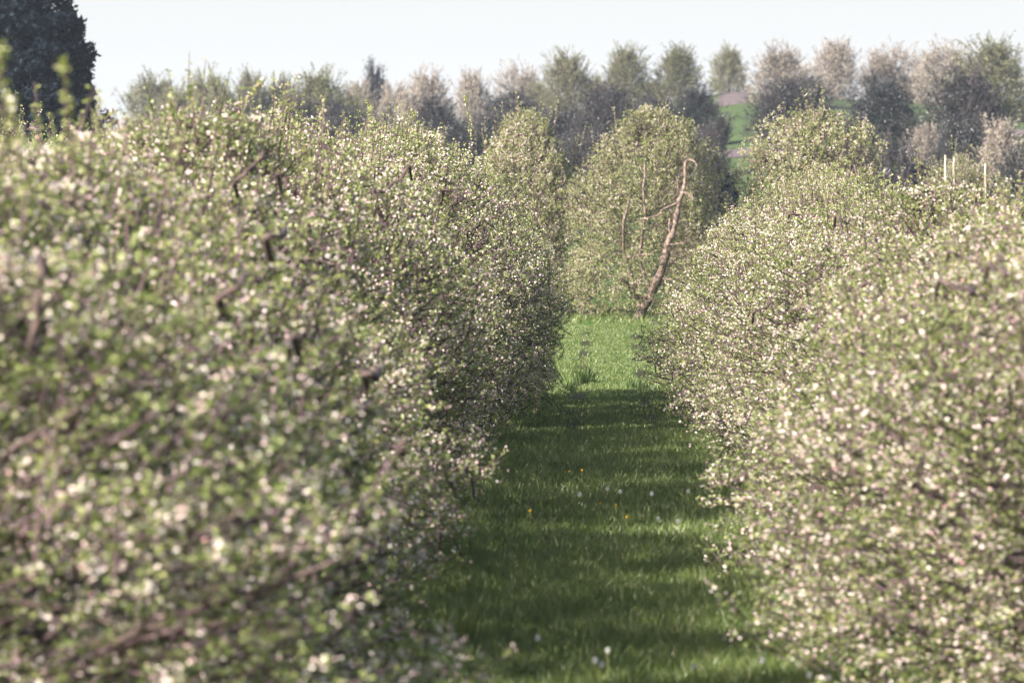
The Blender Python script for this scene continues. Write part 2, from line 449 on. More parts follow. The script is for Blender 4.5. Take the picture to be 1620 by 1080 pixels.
def apple_crown(g, rng, H, Rc, ntw=720, flower=0.55, shoots=60, keep=None, leafs=1.0, spur_gap=0.06, yellow=0.0, gaps=-1.0, lump=1.0):
    C = np.array([0, 0, H * 0.42])
    LD, LA = lumps(rng)
    LA = LA * lump
    n = int(ntw * 2.4)
    z = H * (0.04 + 0.95 * rng.random(n))
    z = z[rng.random(n) * 1.03 < envelope(z, H) + 0.08]
    n = len(z)
    th = rng.uniform(0, 2 * np.pi, n)
    u = rng.random(n) ** 0.38
    dirn = nrm(np.stack([np.cos(th), np.sin(th), (z - C[2]) / Rc], -1))
    bump = 1 + (np.exp((dirn @ LD.T - 1) * 9) * LA).sum(1)
    r = Rc * envelope(z, H) * u * bump
    tip = np.stack([np.cos(th) * r, np.sin(th) * r, z], -1)
    # gaps: a low-frequency field thins out whole clumps
    k3 = rng.normal(0, 1, (5, 3)) * 2.3
    ph = rng.uniform(0, 6.28, 5)
    fld = np.sin(tip @ k3.T + ph).sum(1)
    ok = fld > gaps
    tip, dirn = tip[ok][:ntw], dirn[ok][:ntw]
    m = len(tip)
    out = nrm(dirn * np.array([1, 1, 0.6]) + rng.normal(0, 0.45, (m, 3)) + np.array([0, 0, 0.35]))
    L = rng.uniform(0.28, 0.62, m)
    # upright water shoots over the top and shoulders
    if shoots:
        thr = rng.uniform(0, 6.28, shoots)
        zs = H * rng.uniform(0.62, 1.0, shoots)
        rs = Rc * envelope(zs, H) * rng.uniform(0.5, 1.0, shoots)
        Ls = rng.uniform(0.25, 0.8, shoots)
        ts = np.stack([np.cos(thr) * rs, np.sin(thr) * rs, zs + Ls * 0.6], -1)
        tip = np.concatenate([tip, ts]); L = np.concatenate([L, Ls])
        os_ = nrm(np.stack([np.cos(thr) * 0.18, np.sin(thr) * 0.18, np.ones(shoots)], -1) + rng.normal(0, 0.08, (shoots, 3)))
        out = np.concatenate([out, os_])
    if keep is not None:
        kk = keep(tip)
        shoot_flag = (np.arange(len(tip)) >= m)[kk]
        tip, out, L = tip[kk], out[kk], L[kk]
    else:
        shoot_flag = np.arange(len(tip)) >= m
    m = len(tip)
    base = tip - out * L[:, None]
    base[:, 2] -= 0.06
    mid = (tip + base) / 2 + rng.normal(0, 0.02, (m, 3))
    # twigs: three-sided, two lengths
    x, y = frames(out, rng)
    rings = []
    for pt, rad in ((base, 0.0095), (mid, 0.0065), (tip, 0.0025)):
        for a in (0, 2.094, 4.189):
            rings.append(pt + rad * (math.cos(a) * x + math.sin(a) * y))
    V = np.stack(rings, 1)
    b = np.arange(m)[:, None] * 9
    fs = []
    for s in (0, 3):
        for j in range(3):
            k = (j + 1) % 3
            fs.append(np.concatenate([b + s + j, b + s + k, b + s + 3 + k, b + s + 3 + j], 1))
    g.add(V.reshape(-1, 3), np.stack(fs, 1).reshape(-1, 4), 2, 0.5)
    # spurs along each twig
    cnt = np.maximum(3, (L * 0.95 / spur_gap).astype(int))
    idx = np.repeat(np.arange(m), cnt)
    first = np.concatenate([[0], np.cumsum(cnt)[:-1]])
    kth = np.arange(len(idx)) - np.repeat(first, cnt)
    f = 0.12 + 0.88 * (kth + rng.random(len(idx))) / cnt[idx]
    bb, tt, mm = base[idx], tip[idx], mid[idx]
    fx = f[:, None]
    p = bb * (1 - fx) ** 2 + 2 * fx * (1 - fx) * mm + tt * fx ** 2
    so = nrm(out[idx] * 0.6 + rng.normal(0, 0.8, p.shape) + np.array([0, 0, 0.35]))
    sh = shoot_flag[idx]
    p = p + so * np.where(sh, 0.012, 0.03)[:, None]
    # a bloom rate that changes from clump to clump
    bl = 0.5 + 0.5 * np.sin(p @ (rng.normal(0, 1, 3) * 3.3) + 1.0) * np.sin(p @ (rng.normal(0, 1, 3) * 4.1))
    nl = rng.integers(5, 9, len(p))
    nl = np.maximum(1, (nl * leafs).astype(int))
    li = np.repeat(np.arange(len(p)), nl)
    ld = nrm(so[li] * 0.5 + rng.normal(0, 0.75, (len(li), 3)) + np.array([0, 0, 0.25]))
    ll = rng.uniform(0.019, 0.042, len(li)) * np.where(sh[li], 0.75, 1.0)
    tint = np.clip(rng.normal(0.5, 0.2, len(li)) + np.where(sh[li], 0.22, 0) + yellow + 0.25 * (bl[li] - 0.5), 0, 1)
    leaves(g, p[li] + ld * 0.006, ld, ll, ll * rng.uniform(0.24, 0.36, len(li)), rng, 0, tint)
    pf = np.where(sh, 0.1, flower * np.where(bl > 0.5, 1.75, 0.35))
    has = rng.random(len(p)) < pf
    nf = np.where(has, rng.integers(2, 6, len(p)), 0)
    fi = np.repeat(np.arange(len(p)), nf)
    fn = nrm(so[fi] + rng.normal(0, 0.6, (len(fi), 3)))
    fp = p[fi] + so[fi] * 0.025 + rng.normal(0, 0.022, (len(fi), 3))
    blossoms(g, fp, fn, rng.uniform(0.008, 0.015, len(fi)), rng, 1, np.clip(rng.normal(0.62, 0.24, len(fi)), 0, 1))

def wood(g, sk, mat=0, sides=6):
    for p_, r_ in sk:
        tube(g, p_, r_, sides, mat)

VARS = []
for k in range(7):
    rng = np.random.default_rng(100 + k)
    H0, R0 = 4.0, 2.0
    gt = Geo(); wood(gt, skeleton(rng, H0, R0))
    gc = Geo(); apple_crown(gc, rng, H0, R0, flower=[0.50, 0.60, 0.44, 0.56, 0.50, 0.40, 0.64][k], ntw=2250)
    VARS.append((gt.mesh('apple_trunk', [M_BARK], True), gc.mesh('apple_crown', APPLE)))

for k in range(3):
    rng = np.random.default_rng(150 + k)
    gt = Geo(); wood(gt, skeleton(rng, 4.0, 2.0))
    gc = Geo(); apple_crown(gc, rng, 4.0, 2.0, flower=[0.32, 0.36, 0.28][k], ntw=2600, gaps=-1.4, yellow=0.16, lump=1.6)
    VARS.append((gt.mesh('apple_trunk', [M_BARK], True), gc.mesh('apple_crown', APPLE)))

def apple_tree(var, x, y, H, Rc, label, group, rz=None, shoots_extra=None):
    t = empty('apple_tree', (x, y, float(terrain(x, y))), rz if rz is not None else (var * 1.9 + y * 0.77) % 6.28)
    tag(t, label, 'tree', group)
    t.scale = (Rc / 2.0, Rc / 2.0, H / 4.0)
    PLACED.append((t, x, y, t.location.z, H, Rc))
    for nm, me in (('trunk', VARS[var][0]), ('crown', VARS[var][1])):
        o = bpy.data.objects.new(nm, me)
        COL.objects.link(o)
        o.parent = t
    return t

PLACED = []
ORD = ['nearest', 'second', 'third', 'fourth', 'fifth', 'sixth', 'seventh', 'eighth', 'ninth', 'tenth', 'eleventh', 'twelfth', 'thirteenth',
       'fourteenth', 'fifteenth', 'sixteenth', 'seventeenth', 'eighteenth', 'nineteenth', 'twentieth', 'twenty-first', 'twenty-second', 'twenty-third', 'twenty-fourth', 'twenty-fifth']
rng = np.random.default_rng(5)
GL = 'blossoming apple trees in the row left of the grass alley'
GR = 'blossoming apple trees in the row right of the grass alley'
Lrow = np.arange(24, 93, 4.0)
for k, y in enumerate(Lrow):
    H = float(np.interp(y, [24, 34, 42, 46, 48, 50, 56, 64, 68, 72, 80, 86, 92], [3.3, 3.3, 3.75, 4.1, 2.7, 4.0, 3.9, 3.9, 3.0, 4.05, 4.0, 3.75, 3.25])) + rng.normal(0, 0.16)  # two trees shaped low to let sun through onto the alley grass
    xr = float(np.interp(y, [24, 50, 60, 78, 86, 92], [-3.2, -3.3, -3.25, -3.0, -2.5, -2.4])) + rng.normal(0, 0.07)
    far = ['blurred', 'pink-flecked', 'crisp', 'small-looking'][min(3, k // 6)]
    lab = '%s apple tree, %s from the camera in the row left of the alley' % (far, ORD[k])
    apple_tree(int(rng.integers(0, 7)), xr, y + rng.normal(0, 0.25), H, 2.1 + rng.normal(0, 0.12), lab, GL)
Rrow = np.arange(33, 94, 4.0)
for k, y in enumerate(Rrow):
    H = float(np.interp(y, [33, 44, 60, 80, 93], [3.1, 3.05, 3.0, 3.2, 3.6])) + rng.normal(0, 0.16)
    xr = float(np.interp(y, [33, 40, 46, 52, 62, 80, 88, 93], [3.0, 3.1, 3.4, 3.3, 3.3, 3.0, 2.98, 3.62])) + rng.normal(0, 0.07)
    far = ['blurred', 'pink-flecked', 'crisp', 'small-looking'][min(3, k // 6)]
    lab = '%s low apple tree, %s from the camera in the row right of the alley' % (far, ORD[k])
    apple_tree(int(rng.integers(0, 7)), xr, y + rng.normal(0, 0.25), H, 2.1 + rng.normal(0, 0.12), lab, GR)

# the row that runs across the end of the alley
GX = 'apple trees in the row across the end of the alley'
for (x, y, H, Rc, var, lab) in (
    (-2.15, 142.5, 5.3, 2.25, 7, 'tall round apple tree left of the leaning tree at the alley end'),
    (5.05, 141, 5.25, 2.6, 8, 'tall domed apple tree right of the leaning tree at the alley end'),
    (-5.3, 143, 4.95, 2.1, 9, 'spiky yellow-green apple tree beside the tall round one behind the left row'),
    (-8.8, 142, 4.95, 2.1, 8, 'spiky apple tree behind the left row, below the broad olive hilltop tree'),
    (-12.4, 144, 4.9, 2.1, 7, 'spiky apple tree behind the left row, right of the dark evergreen'),
    (8.7, 139, 4.1, 1.9, 5, 'low apple tree behind the right row around the pale timber stakes'),
    (12.0, 141, 4.0, 1.9, 6, 'low apple tree behind the right row at the right frame edge')):
    apple_tree(var, x, y, H, Rc, lab, GX)
# second row to the left, only its tops show below the evergreen
GS = 'apple trees in the second row to the left'
for k, y in enumerate((80, 84.2, 88.3, 92.4, 96.5, 100.6, 105)):
    nm_ = ['at the left frame edge', 'under the left edge of the dark evergreen', 'under the middle of the dark evergreen', 'in front of the dark evergreen, left of its right edge',
           'under the right edge of the dark evergreen', 'just right of the dark evergreen', 'below the leftmost olive hilltop trees'][k]
    apple_tree((k * 3 + 1) % 7, -9.1 + 0.1 * math.sin(k * 2.2), y, 4.25 + 0.15 * math.sin(k * 1.7), 2.05, 'yellow-green spiky apple tree top ' + nm_, GS)

# limbs that show through the foliage of the rows
def bare_branch(px_path, r0, r1, seed, label=None, dy=0.0):
    a, b_ = px_path[len(px_path) // 2]
    best = None
    for d in np.arange(18, 140, 0.1):
        q = P(a, b_, d)
        for (t, x, y, z, H, Rc) in PLACED:
            zz = q[2] - z
            if 0 < zz < H and math.hypot(q[0] - x, q[1] - y) < 0.9 * Rc * float(envelope(zz, H)):
                best = (t, d); break
        if best: break
    if not best: return
    t, d = best
    rng = np.random.default_rng(seed)
    q = np.array([P(u, v, d + dy + 0.05 * math.sin(i * 2.1 + seed)) for i, (u, v) in enumerate(px_path)])
    s = np.linspace(0, len(q) - 1, len(q) * 3 - 2)
    q = np.stack([np.interp(s, np.arange(len(q)), q[:, i]) for i in range(3)], 1)
    q[1:-1] += rng.normal(0, 0.006, q[1:-1].shape)
    # both ends run on into the crown
    q = np.vstack([q[:1] + np.array([0, 0.45, -0.12]), q, q[-1:] + np.array([0, 0.35, 0.05])])
    loc = np.array(t.location); rz = t.rotation_euler.z; sc_ = np.array(t.scale)
    k = q - loc
    c, s_ = math.cos(-rz), math.sin(-rz)
    k = np.stack([k[:, 0] * c - k[:, 1] * s_, k[:, 0] * s_ + k[:, 1] * c, k[:, 2]], 1) / sc_
    g = Geo()
    rr = np.linspace(r0, r1, len(q)); rr[0] = r0 * 0.9
    tube(g, k, rr * rng.uniform(0.85, 1.15, len(q)), 7, 0)
    g.obj('branch', [M_BARK], t, True)
BR = [([(585, 438), (612, 434), (634, 426), (641, 412)], 0.032, 0.02), ([(648, 262), (634, 282), (606, 302), (592, 306)], 0.014, 0.012),
      ([(592, 300), (598, 328), (606, 350), (624, 374)], 0.017, 0.022), ([(741, 432), (749, 444), (756, 464)], 0.03, 0.02),
      ([(438, 274), (450, 280), (456, 300)], 0.016, 0.01), ([(345, 474), (362, 458), (378, 452)], 0.022, 0.016), 
      ([(62, 400), (64, 440), (56, 500), (48, 560)], 0.012, 0.016), ([(575, 586), (586, 592), (594, 600)], 0.02, 0.02), ([(370, 290), (392, 268), (412, 252)], 0.016, 0.012),
      ([(1355, 462), (1372, 446), (1384, 450), (1392, 462)], 0.016, 0.012), ([(1500, 398), (1524, 408), (1552, 416), (1584, 412)], 0.012, 0.009), ([(1564, 416), (1578, 426), (1592, 436)], 0.012, 0.012),
      ([(1486, 442), (1516, 454), (1540, 466)], 0.012, 0.02), ([(1322, 340), (1332, 352), (1338, 346)], 0.014, 0.01),
      ([(1192, 494), (1208, 488), (1218, 480)], 0.016, 0.012), ([(1248, 338), (1262, 340), (1278, 346)], 0.016, 0.012), ([(700, 300), (716, 306), (730, 318)], 0.016, 0.02),
      ([(772, 318), (790, 324), (806, 322), (826, 326)], 0.02, 0.012), ([(1352, 262), (1356, 280), (1354, 300)], 0.02, 0.014), ([(1148, 600), (1164, 606), (1186, 602)], 0.014, 0.01),
      ([(465, 530), (455, 550), (452, 566)], 0.018, 0.02), ([(420, 378), (432, 372), (446, 376)], 0.02, 0.014)]
for k, (pth_, r0, r1) in enumerate(BR):
    bare_branch(pth_, r0, r1, 40 + k)

# single young shoots that stand above the near crowns
def tall_shoot(px_path, d, seed, bloom=0.1):
    rng = np.random.default_rng(seed)
    q = np.array([P(u, v, d + 0.04 * i) for i, (u, v) in enumerate(px_path)])
    t = min((p for p in PLACED if abs(p[1]) < 4), key=lambda p: math.hypot(p[1] - q[-1][0], p[2] - q[-1][1]))[0]
    loc = np.array(t.location); rz = t.rotation_euler.z; sc_ = np.array(t.scale)
    k = q - loc
    c, s_ = math.cos(-rz), math.sin(-rz)
    k = np.stack([k[:, 0] * c - k[:, 1] * s_, k[:, 0] * s_ + k[:, 1] * c, k[:, 2]], 1) / sc_
    g = Geo()
    tube(g, k, np.linspace(0.003, 0.008, len(k)), 5, 2)
    n = int(np.linalg.norm(k[0] - k[-1]) / 0.012)
    f = np.concatenate([rng.random(n), rng.random(n // 3) * 0.12]) * (len(k) - 1)
    # leaves sit in rosettes along the shoot
    f = np.round(f * 9) / 9 + rng.normal(0, 0.02, len(f))
    p = np.stack([np.interp(f, np.arange(len(k)), k[:, i]) for i in range(3)], 1)
    ld = nrm(rng.normal(0, 0.8, p.shape) + np.array([0, 0, 0.5]))
    ll = rng.uniform(0.025, 0.05, len(p))
    leaves(g, p, ld, ll, ll * 0.3, rng, 0, np.clip(rng.normal(0.75, 0.15, len(p)), 0, 1))
    sel = rng.random(len(p)) < bloom
    if sel.any():
        blossoms(g, p[sel] + ld[sel] * 0.03, ld[sel], rng.uniform(0.012, 0.017, sel.sum()), rng, 1, rng.uniform(0.3, 1, sel.sum()))
    g.obj('shoot', APPLE, t)
for k, (pp, d, b) in enumerate((([(100, 98), (103, 130), (104, 165), (110, 210), (112, 260)], 23.5, 0.05), ([(4, 74), (2, 120), (6, 180), (10, 240)], 22.8, 0.05),
                             ([(14, 150), (22, 200), (30, 270)], 23.0, 0.1), ([(415, 128), (404, 146), (384, 164), (356, 182), (330, 206)], 44.5, 0.5),
                             ([(272, 150), (268, 180), (262, 220)], 37, 0.1), ([(655, 176), (660, 206), (664, 250)], 62, 0.15), ([(300, 140), (306, 180), (310, 220)], 40, 0.1),
                             ([(735, 150), (742, 190), (745, 240)], 78, 0.1), ([(582, 160), (588, 200), (590, 240)], 66, 0.1))):
    tall_shoot(pp, d, 300 + k, b)

# the leaning tree in the middle of the alley's end
def leaning_tree():
    D = 138.5
    base = P(1006, 508, D); base[2] = terrain(base[0], D)
    t = empty('leaning_apple_tree', tuple(base))
    tag(t, 'apple tree with bare leaning pale trunk standing at the end of the grass alley', 'tree', GX)
    def pth(lst, dy=0.0):
        return np.array([P(a, b, D + c + dy) - base for a, b, c in lst])
    rng = np.random.default_rng(77)
    g = Geo()
    main = pth([(1003, 514, 0), (1015, 492, -0.05), (1032, 462, -0.3), (1046, 432, -0.6), (1053, 408, -0.8), (1056, 390, -0.9), (1065, 366, -1.0), (1071, 342, -1.05), (1074, 316, -1.1), (1082, 302, -1.1), (1085, 278, -1.1), (1085, 256, -1.05)])
    rad = np.array([0.17, 0.15, 0.125, 0.115, 0.105, 0.10, 0.09, 0.08, 0.075, 0.06, 0.05, 0.042]) * 0.8
    s_ = np.linspace(0, len(main) - 1, 60)
    mp = np.stack([np.interp(s_, np.arange(len(main)), main[:, i]) for i in range(3)], 1)
    mr = np.interp(s_, np.arange(len(main)), rad)
    for kn in (14, 23, 31, 38, 47):                      # knots where limbs were cut
        mr *= 1 + 0.35 * np.exp(-((np.arange(60) - kn) / 1.1) ** 2)
    mp[1:-1, :2] += np.cumsum(rng.normal(0, 0.004, (58, 2)), 0) + rng.normal(0, 0.006, (58, 2))
    tube(g, mp, mr * rng.uniform(0.9, 1.1, 60), 9, 0)
    g.obj('trunk', [M_PALEBARK], t, True)
    limbs = [([(1085, 256, -1.05), (1090, 252, -1.1), (1097, 254, -1.15), (1103, 264, -1.2)], 0.04, 0.02),
             ([(1062, 372, -1.0), (1058, 356, -1.1), (1059, 345, -1.1)], 0.04, 0.02),
             ([(1046, 408, -0.8), (1062, 388, -1.0), (1082, 384, -1.1)], 0.038, 0.015),
             ([(1080, 304, -1.1), (1094, 308, -1.2), (1098, 318, -1.2)], 0.04, 0.014),
             ([(1074, 320, -1.1), (1056, 326, -1.2), (1044, 334, -1.2)], 0.035, 0.014),
             ([(1073, 302, -1.1), (1072, 292, -1.15), (1071, 282, -1.15)], 0.03, 0.016),
             ([(1015, 478, -0.1), (998, 462, -0.5), (990, 446, -0.8), (984, 440, -0.9)], 0.05, 0.02),
             ([(1012, 484, 0), (1000, 440, 0.0), (988, 400, -0.6), (985, 380, -0.9), (987, 350, -1.1), (994, 318, -1.1)], 0.05, 0.026),
             ([(1030, 464, 0), (1012, 420, 0.2), (1016, 380, -0.4), (1020, 340, -1.0), (1018, 296, -1.1), (1020, 258, -1.05)], 0.05, 0.024),
             ([(1016, 346, -1.0), (1032, 344, -1.1), (1048, 336, -1.2)], 0.03, 0.012),
             ([(1050, 440, -0.6), (1060, 442, -0.8), (1072, 450, -0.8)], 0.03, 0.012),
             ([(990, 406, -0.7), (1014, 404, -1.0), (1036, 399, -1.2)], 0.03, 0.014)]
    for lst, r0, r1 in limbs:
        g = Geo()
        q = pth(lst)
        s = np.linspace(0, len(q) - 1, len(q) * 2 - 1)
        q = np.stack([np.interp(s, np.arange(len(q)), q[:, i]) for i in range(3)], 1)
        q[1:-1] += rng.normal(0, 0.012, q[1:-1].shape)
        tube(g, q, np.linspace(r0, r1, len(q)), 6, 0)
        g.obj('branch', [M_PALEBARK], t, True)
    H, Rc = 5.3, 2.08
    cx, cyy = 0.30, 1.0            # crown centre relative to the trunk's foot
    lines = [np.array([P(a, b, D) for a, b, c in l]) - base for l in (
        [(1003, 514, 0), (1015, 492, 0), (1032, 462, 0), (1046, 432, 0), (1056, 390, 0), (1071, 342, 0), (1074, 316, 0), (1085, 278, 0), (1085, 252, 0)],
        [(985, 390, 0), (987, 350, 0), (994, 318, 0)], [(1020, 340, 0), (1018, 296, 0), (1020, 262, 0)])]
    wid = [0.20, 0.09, 0.08]
    def keep(tip):
        q = tip + np.array([cx, cyy, 0])
        ok = np.ones(len(q), bool)
        for ln, w in zip(lines, wid):
            xs = np.interp(q[:, 2], ln[:, 2], ln[:, 0])
            inz = (q[:, 2] > ln[0, 2] - 0.1) & (q[:, 2] < ln[-1, 2] + 0.1)
            ok &= ~(inz & (np.abs(q[:, 0] - xs) < w) & (q[:, 1] < 0.2))
        return ok
    g = Geo()
    apple_crown(g, rng, H, Rc, ntw=3600, flower=0.27, shoots=70, keep=keep, yellow=0.22, gaps=-1.5, lump=1.7)
    c = g.obj('crown', APPLE, t)
    c.location = (cx, cyy, 0)
leaning_tree()

# ------------------------------------------------------------------ trees on the far hill
def far_tree(seed, kind):
    """ovoid upright tree 5 m high, 3.6 m wide, of steep twigs and small leaf clumps"""
    rng = np.random.default_rng(seed)
    H, Rc = 5.0, 1.8
    gt = Geo(); 
    tr = wobble((0, 0, -0.2), (rng.normal(0, 0.1), rng.normal(0, 0.1), 3.6), 7, 0.05, rng)
    tube(gt, tr, np.linspace(0.12, 0.03, 7), 6, 0)
    for k in range(12):
        i = rng.integers(1, 6); a = rng.uniform(0, 6.28); L = rng.uniform(0.7, 1.5)
        e = tr[i] + np.array([math.cos(a) * L * 0.75, math.sin(a) * L * 0.75, L])
        tube(gt, wobble(tr[i], e, 5, 0.05, rng), np.linspace(0.045, 0.012, 5), 4, 0)
    g = Geo()
    n = {'olive': 1400, 'cream': 1250, 'plum': 1500}[kind]
    LD, LA = lumps(rng, 20)
    z = H * (0.02 + 0.95 * rng.random(n))
    th = rng.uniform(0, 6.28, n); u = rng.random(n) ** 0.45
    f1, f2 = rng.uniform(0.72, 0.98), rng.uniform(0.42, 0.78)
    pr = np.interp(z / H, [0, 0.1, 0.3, 0.55, 0.75, 0.9, 1], [0.9, 1.0, 1.0, f1, f2, f2 * rng.uniform(0.45, 0.7), 0.07])
    dirn = nrm(np.stack([np.cos(th), np.sin(th), (z - 2.2) / 1.8], -1))
    r = Rc * pr * u * (1 + 1.3 * (np.exp((dirn @ LD.T - 1) * 9) * LA).sum(1))
    tip = np.stack([np.cos(th) * r, np.sin(th) * r, z], -1)
    # the crown leans and parts into two or three rising heads of unequal height
    heads = rng.uniform(0, 6.28, 3); hh = rng.uniform(0.55, 1.0, 3); hh[0] = 1.0
    w = np.stack([np.cos(th - a) for a in heads], 1).argmax(1)
    up_ = np.clip((z - 0.5 * H) / (0.5 * H), 0, 1)
    tip[:, 0] += up_ * np.cos(heads[w]) * 0.30 + up_ * rng.normal(0, 0.22)
    tip[:, 1] += up_ * np.sin(heads[w]) * 0.30
    tip[:, 2] -= up_ * (1 - hh[w]) * 0.33 * H
    out = nrm(dirn * np.array([0.55, 0.55, 0.3]) + np.array([0, 0, 0.75]) + rng.normal(0, 0.22, (n, 3)))
    L = rng.uniform(0.35, 0.95, n)
    tip = tip + out * (rng.random(n) ** 4 * 1.25)[:, None]
    base = tip - out * L[:, None]
    for i in range(n):
        tube(g, [base[i], (base[i] + tip[i]) / 2 + rng.normal(0, 0.02, 3), tip[i]], [0.014, 0.010, 0.004], 3, 1, cap=False)
    cnt = (L * 22).astype(int)
    idx = np.repeat(np.arange(n), cnt)
    f = rng.random(len(idx))[:, None] ** 0.8
    p = base[idx] * (1 - f) + tip[idx] * f + rng.normal(0, 0.05, (len(idx), 3))
    d = nrm(out[idx] + rng.normal(0, 0.7, p.shape))
    l = rng.uniform(0.06, 0.15, len(idx)) * (1.15 - 0.4 * f[:, 0])
    leaves(g, p, d, l, l * 0.32, rng, 0, np.clip(rng.normal(0.5, 0.25, len(idx)), 0, 1))
    if kind == 'plum':
        bl = np.sin(p @ (rng.normal(0, 1, 3) * 2.0)) * np.sin(p @ (rng.normal(0, 1, 3) * 2.2) + 1)
        s = rng.random(len(p)) < np.where(bl > 0.4, 0.22, 0.006)
        q = p[s] + rng.normal(0, 0.04, (s.sum(), 3))
        leaves(g, q, nrm(rng.normal(size=q.shape)), np.full(len(q), 0.065), np.full(len(q), 0.025), rng, 2, rng.random(len(q)))
    mats = {'olive': [M_OLIVE, M_TWIG, M_PALEFLOWER], 'cream': [M_CREAM, M_TWIG, M_PALEFLOWER], 'plum': [M_PLUM, M_TWIG, M_PALEFLOWER]}[kind]
    return gt.mesh('fruit_trunk', [M_BARK], True), g.mesh('fruit_crown', mats)

FAR = {k: [far_tree(300 + 10 * j + i, k) for i in range(6)] for j, k in enumerate(('olive', 'cream', 'plum'))}
NAMES = {'olive': 'olive_green_tree', 'cream': 'blossoming_tree', 'plum': 'dark_plum_tree'}
GROUPS = {'olive': 'olive green trees on the far hilltop', 'cream': 'pale pink flowering trees on the far hilltop', 'plum': 'dark plum trees on the far slope'}
# px centre, top y, px width, distance, kind, label
far_list = [
    (246, 113, 84, 445, 'olive', 'hazy olive hilltop tree nearest to the dark evergreen'),
    (330, 105, 80, 445, 'olive', 'hazy olive hilltop tree, second right of the dark evergreen'),
    (398, 104, 62, 450, 'olive', 'narrow olive hilltop tree, third right of the dark evergreen'),
    (438, 116, 50, 452, 'olive', 'small olive hilltop tree squeezed left of the broad olive one'),
    (498, 106, 88, 400, 'olive', 'broad olive tree on the left half of the far hill'),
    (567, 126, 60, 450, 'cream', 'greyish pink hilltop tree between broad olive tree and pointed grey one'),
    (592, 98, 40, 452, 'plum', 'thin pointed grey tree on the hilltop skyline'),
    (624, 128, 54, 440, 'cream', 'small pale hilltop tree right of the thin pointed grey one'),
    (678, 108, 72, 446, 'cream', 'pink-topped hilltop tree above the dark plum tree on the left'),
    (752, 110, 62, 400, 'cream', 'tall slim pale pink tree lit down its whole height'),
    (824, 96, 60, 440, 'cream', 'grey pink tree left of the four olive hilltop trees'),
    (900, 78, 78, 415, 'olive', 'first and broadest of the four olive trees above the leaning tree'),
    (986, 70, 72, 430, 'olive', 'second of the four olive trees above the leaning tree'),
    (1070, 70, 76, 430, 'olive', 'third of the four olive trees, left of the dirt track'),
    (1153, 70, 50, 452, 'olive', 'small olive tree at the top of the dirt track'),
    (1232, 70, 84, 395, 'cream', 'pale pink hilltop tree just right of the dirt track'),
    (1316, 62, 76, 430, 'cream', 'tall pale pink hilltop tree with bright full crown'),
    (1404, 68, 80, 435, 'cream', 'pale hilltop tree above the tall dark plum tree'),
    (1488, 64, 82, 432, 'cream', 'pale hilltop tree left of the big olive tree at the right edge'),
    (1578, 58, 118, 380, 'olive', 'big broad olive tree in the top right corner'),
    (478, 152, 66, 345, 'plum', 'dark plum tree under the broad olive tree on the left'),
    (552, 158, 74, 350, 'plum', 'dark plum tree below the thin pointed grey hilltop tree'),
    (690, 146, 78, 340, 'plum', 'dark plum tree left of the slim pale pink tree'),
    (812, 140, 80, 390, 'plum', 'dark plum tree right of the slim pale pink tree'),
    (888, 168, 70, 340, 'plum', 'dark plum tree with white flecks left of the leaning tree top'),
    (958, 128, 96, 335, 'plum', 'large dark plum tree behind the left of the leaning tree top'),
    (1040, 148, 60, 360, 'plum', 'dark plum tree directly behind the leaning tree top'),
    (1100, 136, 76, 340, 'plum', 'white-flecked dark plum tree left of the dirt track'),
    (1128, 178, 56, 295, 'plum', 'lower white-flecked dark plum tree beside the green strip'),
    (1240, 120, 88, 340, 'plum', 'dark plum tree in front of the pale tree right of the track'),
    (1398, 118, 100, 310, 'plum', 'tall dark plum tree between the two green grass gaps'),
    (1420, 212, 74, 230, 'plum', 'low dark plum tree in front of the tall dark one'),
    (1530, 106, 118, 300, 'plum', 'broad dark plum tree in front of the big olive tree'),
    (1516, 178, 70, 262, 'plum', 'brownish dark plum tree beside the white flowering tree at right'),
    (1590, 186, 96, 255, 'cream', 'whitish flowering tree below the big olive tree at the right edge'),
    (1466, 196, 62, 285, 'cream', 'small pale bush-like tree in the grass gap between dark plum trees'),
    (1600, 232, 70, 238, 'plum', 'low dark tree at the right frame edge under the white one'),
    (280, 128, 70, 410, 'olive', 'lower olive tree filling between the two leftmost hilltop ones'),
    (360, 130, 70, 405, 'olive', 'lower olive tree below the gap beside the narrow hilltop one'),
    (545, 140, 60, 410, 'olive', 'grey-olive tree right of and below the broad olive one'),
    (648, 140, 60, 400, 'cream', 'small greyish pink tree tucked behind the low dark plum trees'),
    (850, 128, 56, 430, 'olive', 'grey-olive tree left of the first of four olive trees'),
    (942, 118, 50, 440, 'olive', 'slender olive tree between the first and second of the four'),
    (1028, 124, 50, 440, 'olive', 'slender olive tree between the second and third of the four'),
    (1276, 128, 60, 400, 'plum', 'small dark plum tree between two pale pink hilltop trees'),
    (1440, 120, 50, 450, 'plum', 'small dark plum tree on the crest between two pale hilltop trees'),
    (1350, 186, 70, 280, 'plum', 'dark plum tree low on the slope left of the tall dark one'),
    (448, 176, 70, 300, 'plum', 'low dark plum tree farthest left, under the broad olive one'),
    (520, 180, 74, 290, 'plum', 'low dark plum tree with white flecks, second from the left'),
    (600, 178, 74, 300, 'plum', 'low dark plum tree between the spiky row tops on the left'),
    (722, 186, 74, 290, 'plum', 'low dark plum tree at the foot of the slim pale pink tree'),
    (770, 172, 70, 330, 'plum', 'low dark plum tree right of the slim pale pink one'),
    (925, 200, 84, 270, 'plum', 'lowest dark plum tree in the notch left of the leaning tree'),
    (1122, 225, 50, 255, 'plum', 'lowest dark plum tree in the notch right of the leaning tree'),
    (1290, 160, 70, 345, 'plum', 'dark plum tree half hidden by the domed apple tree at right'),
]
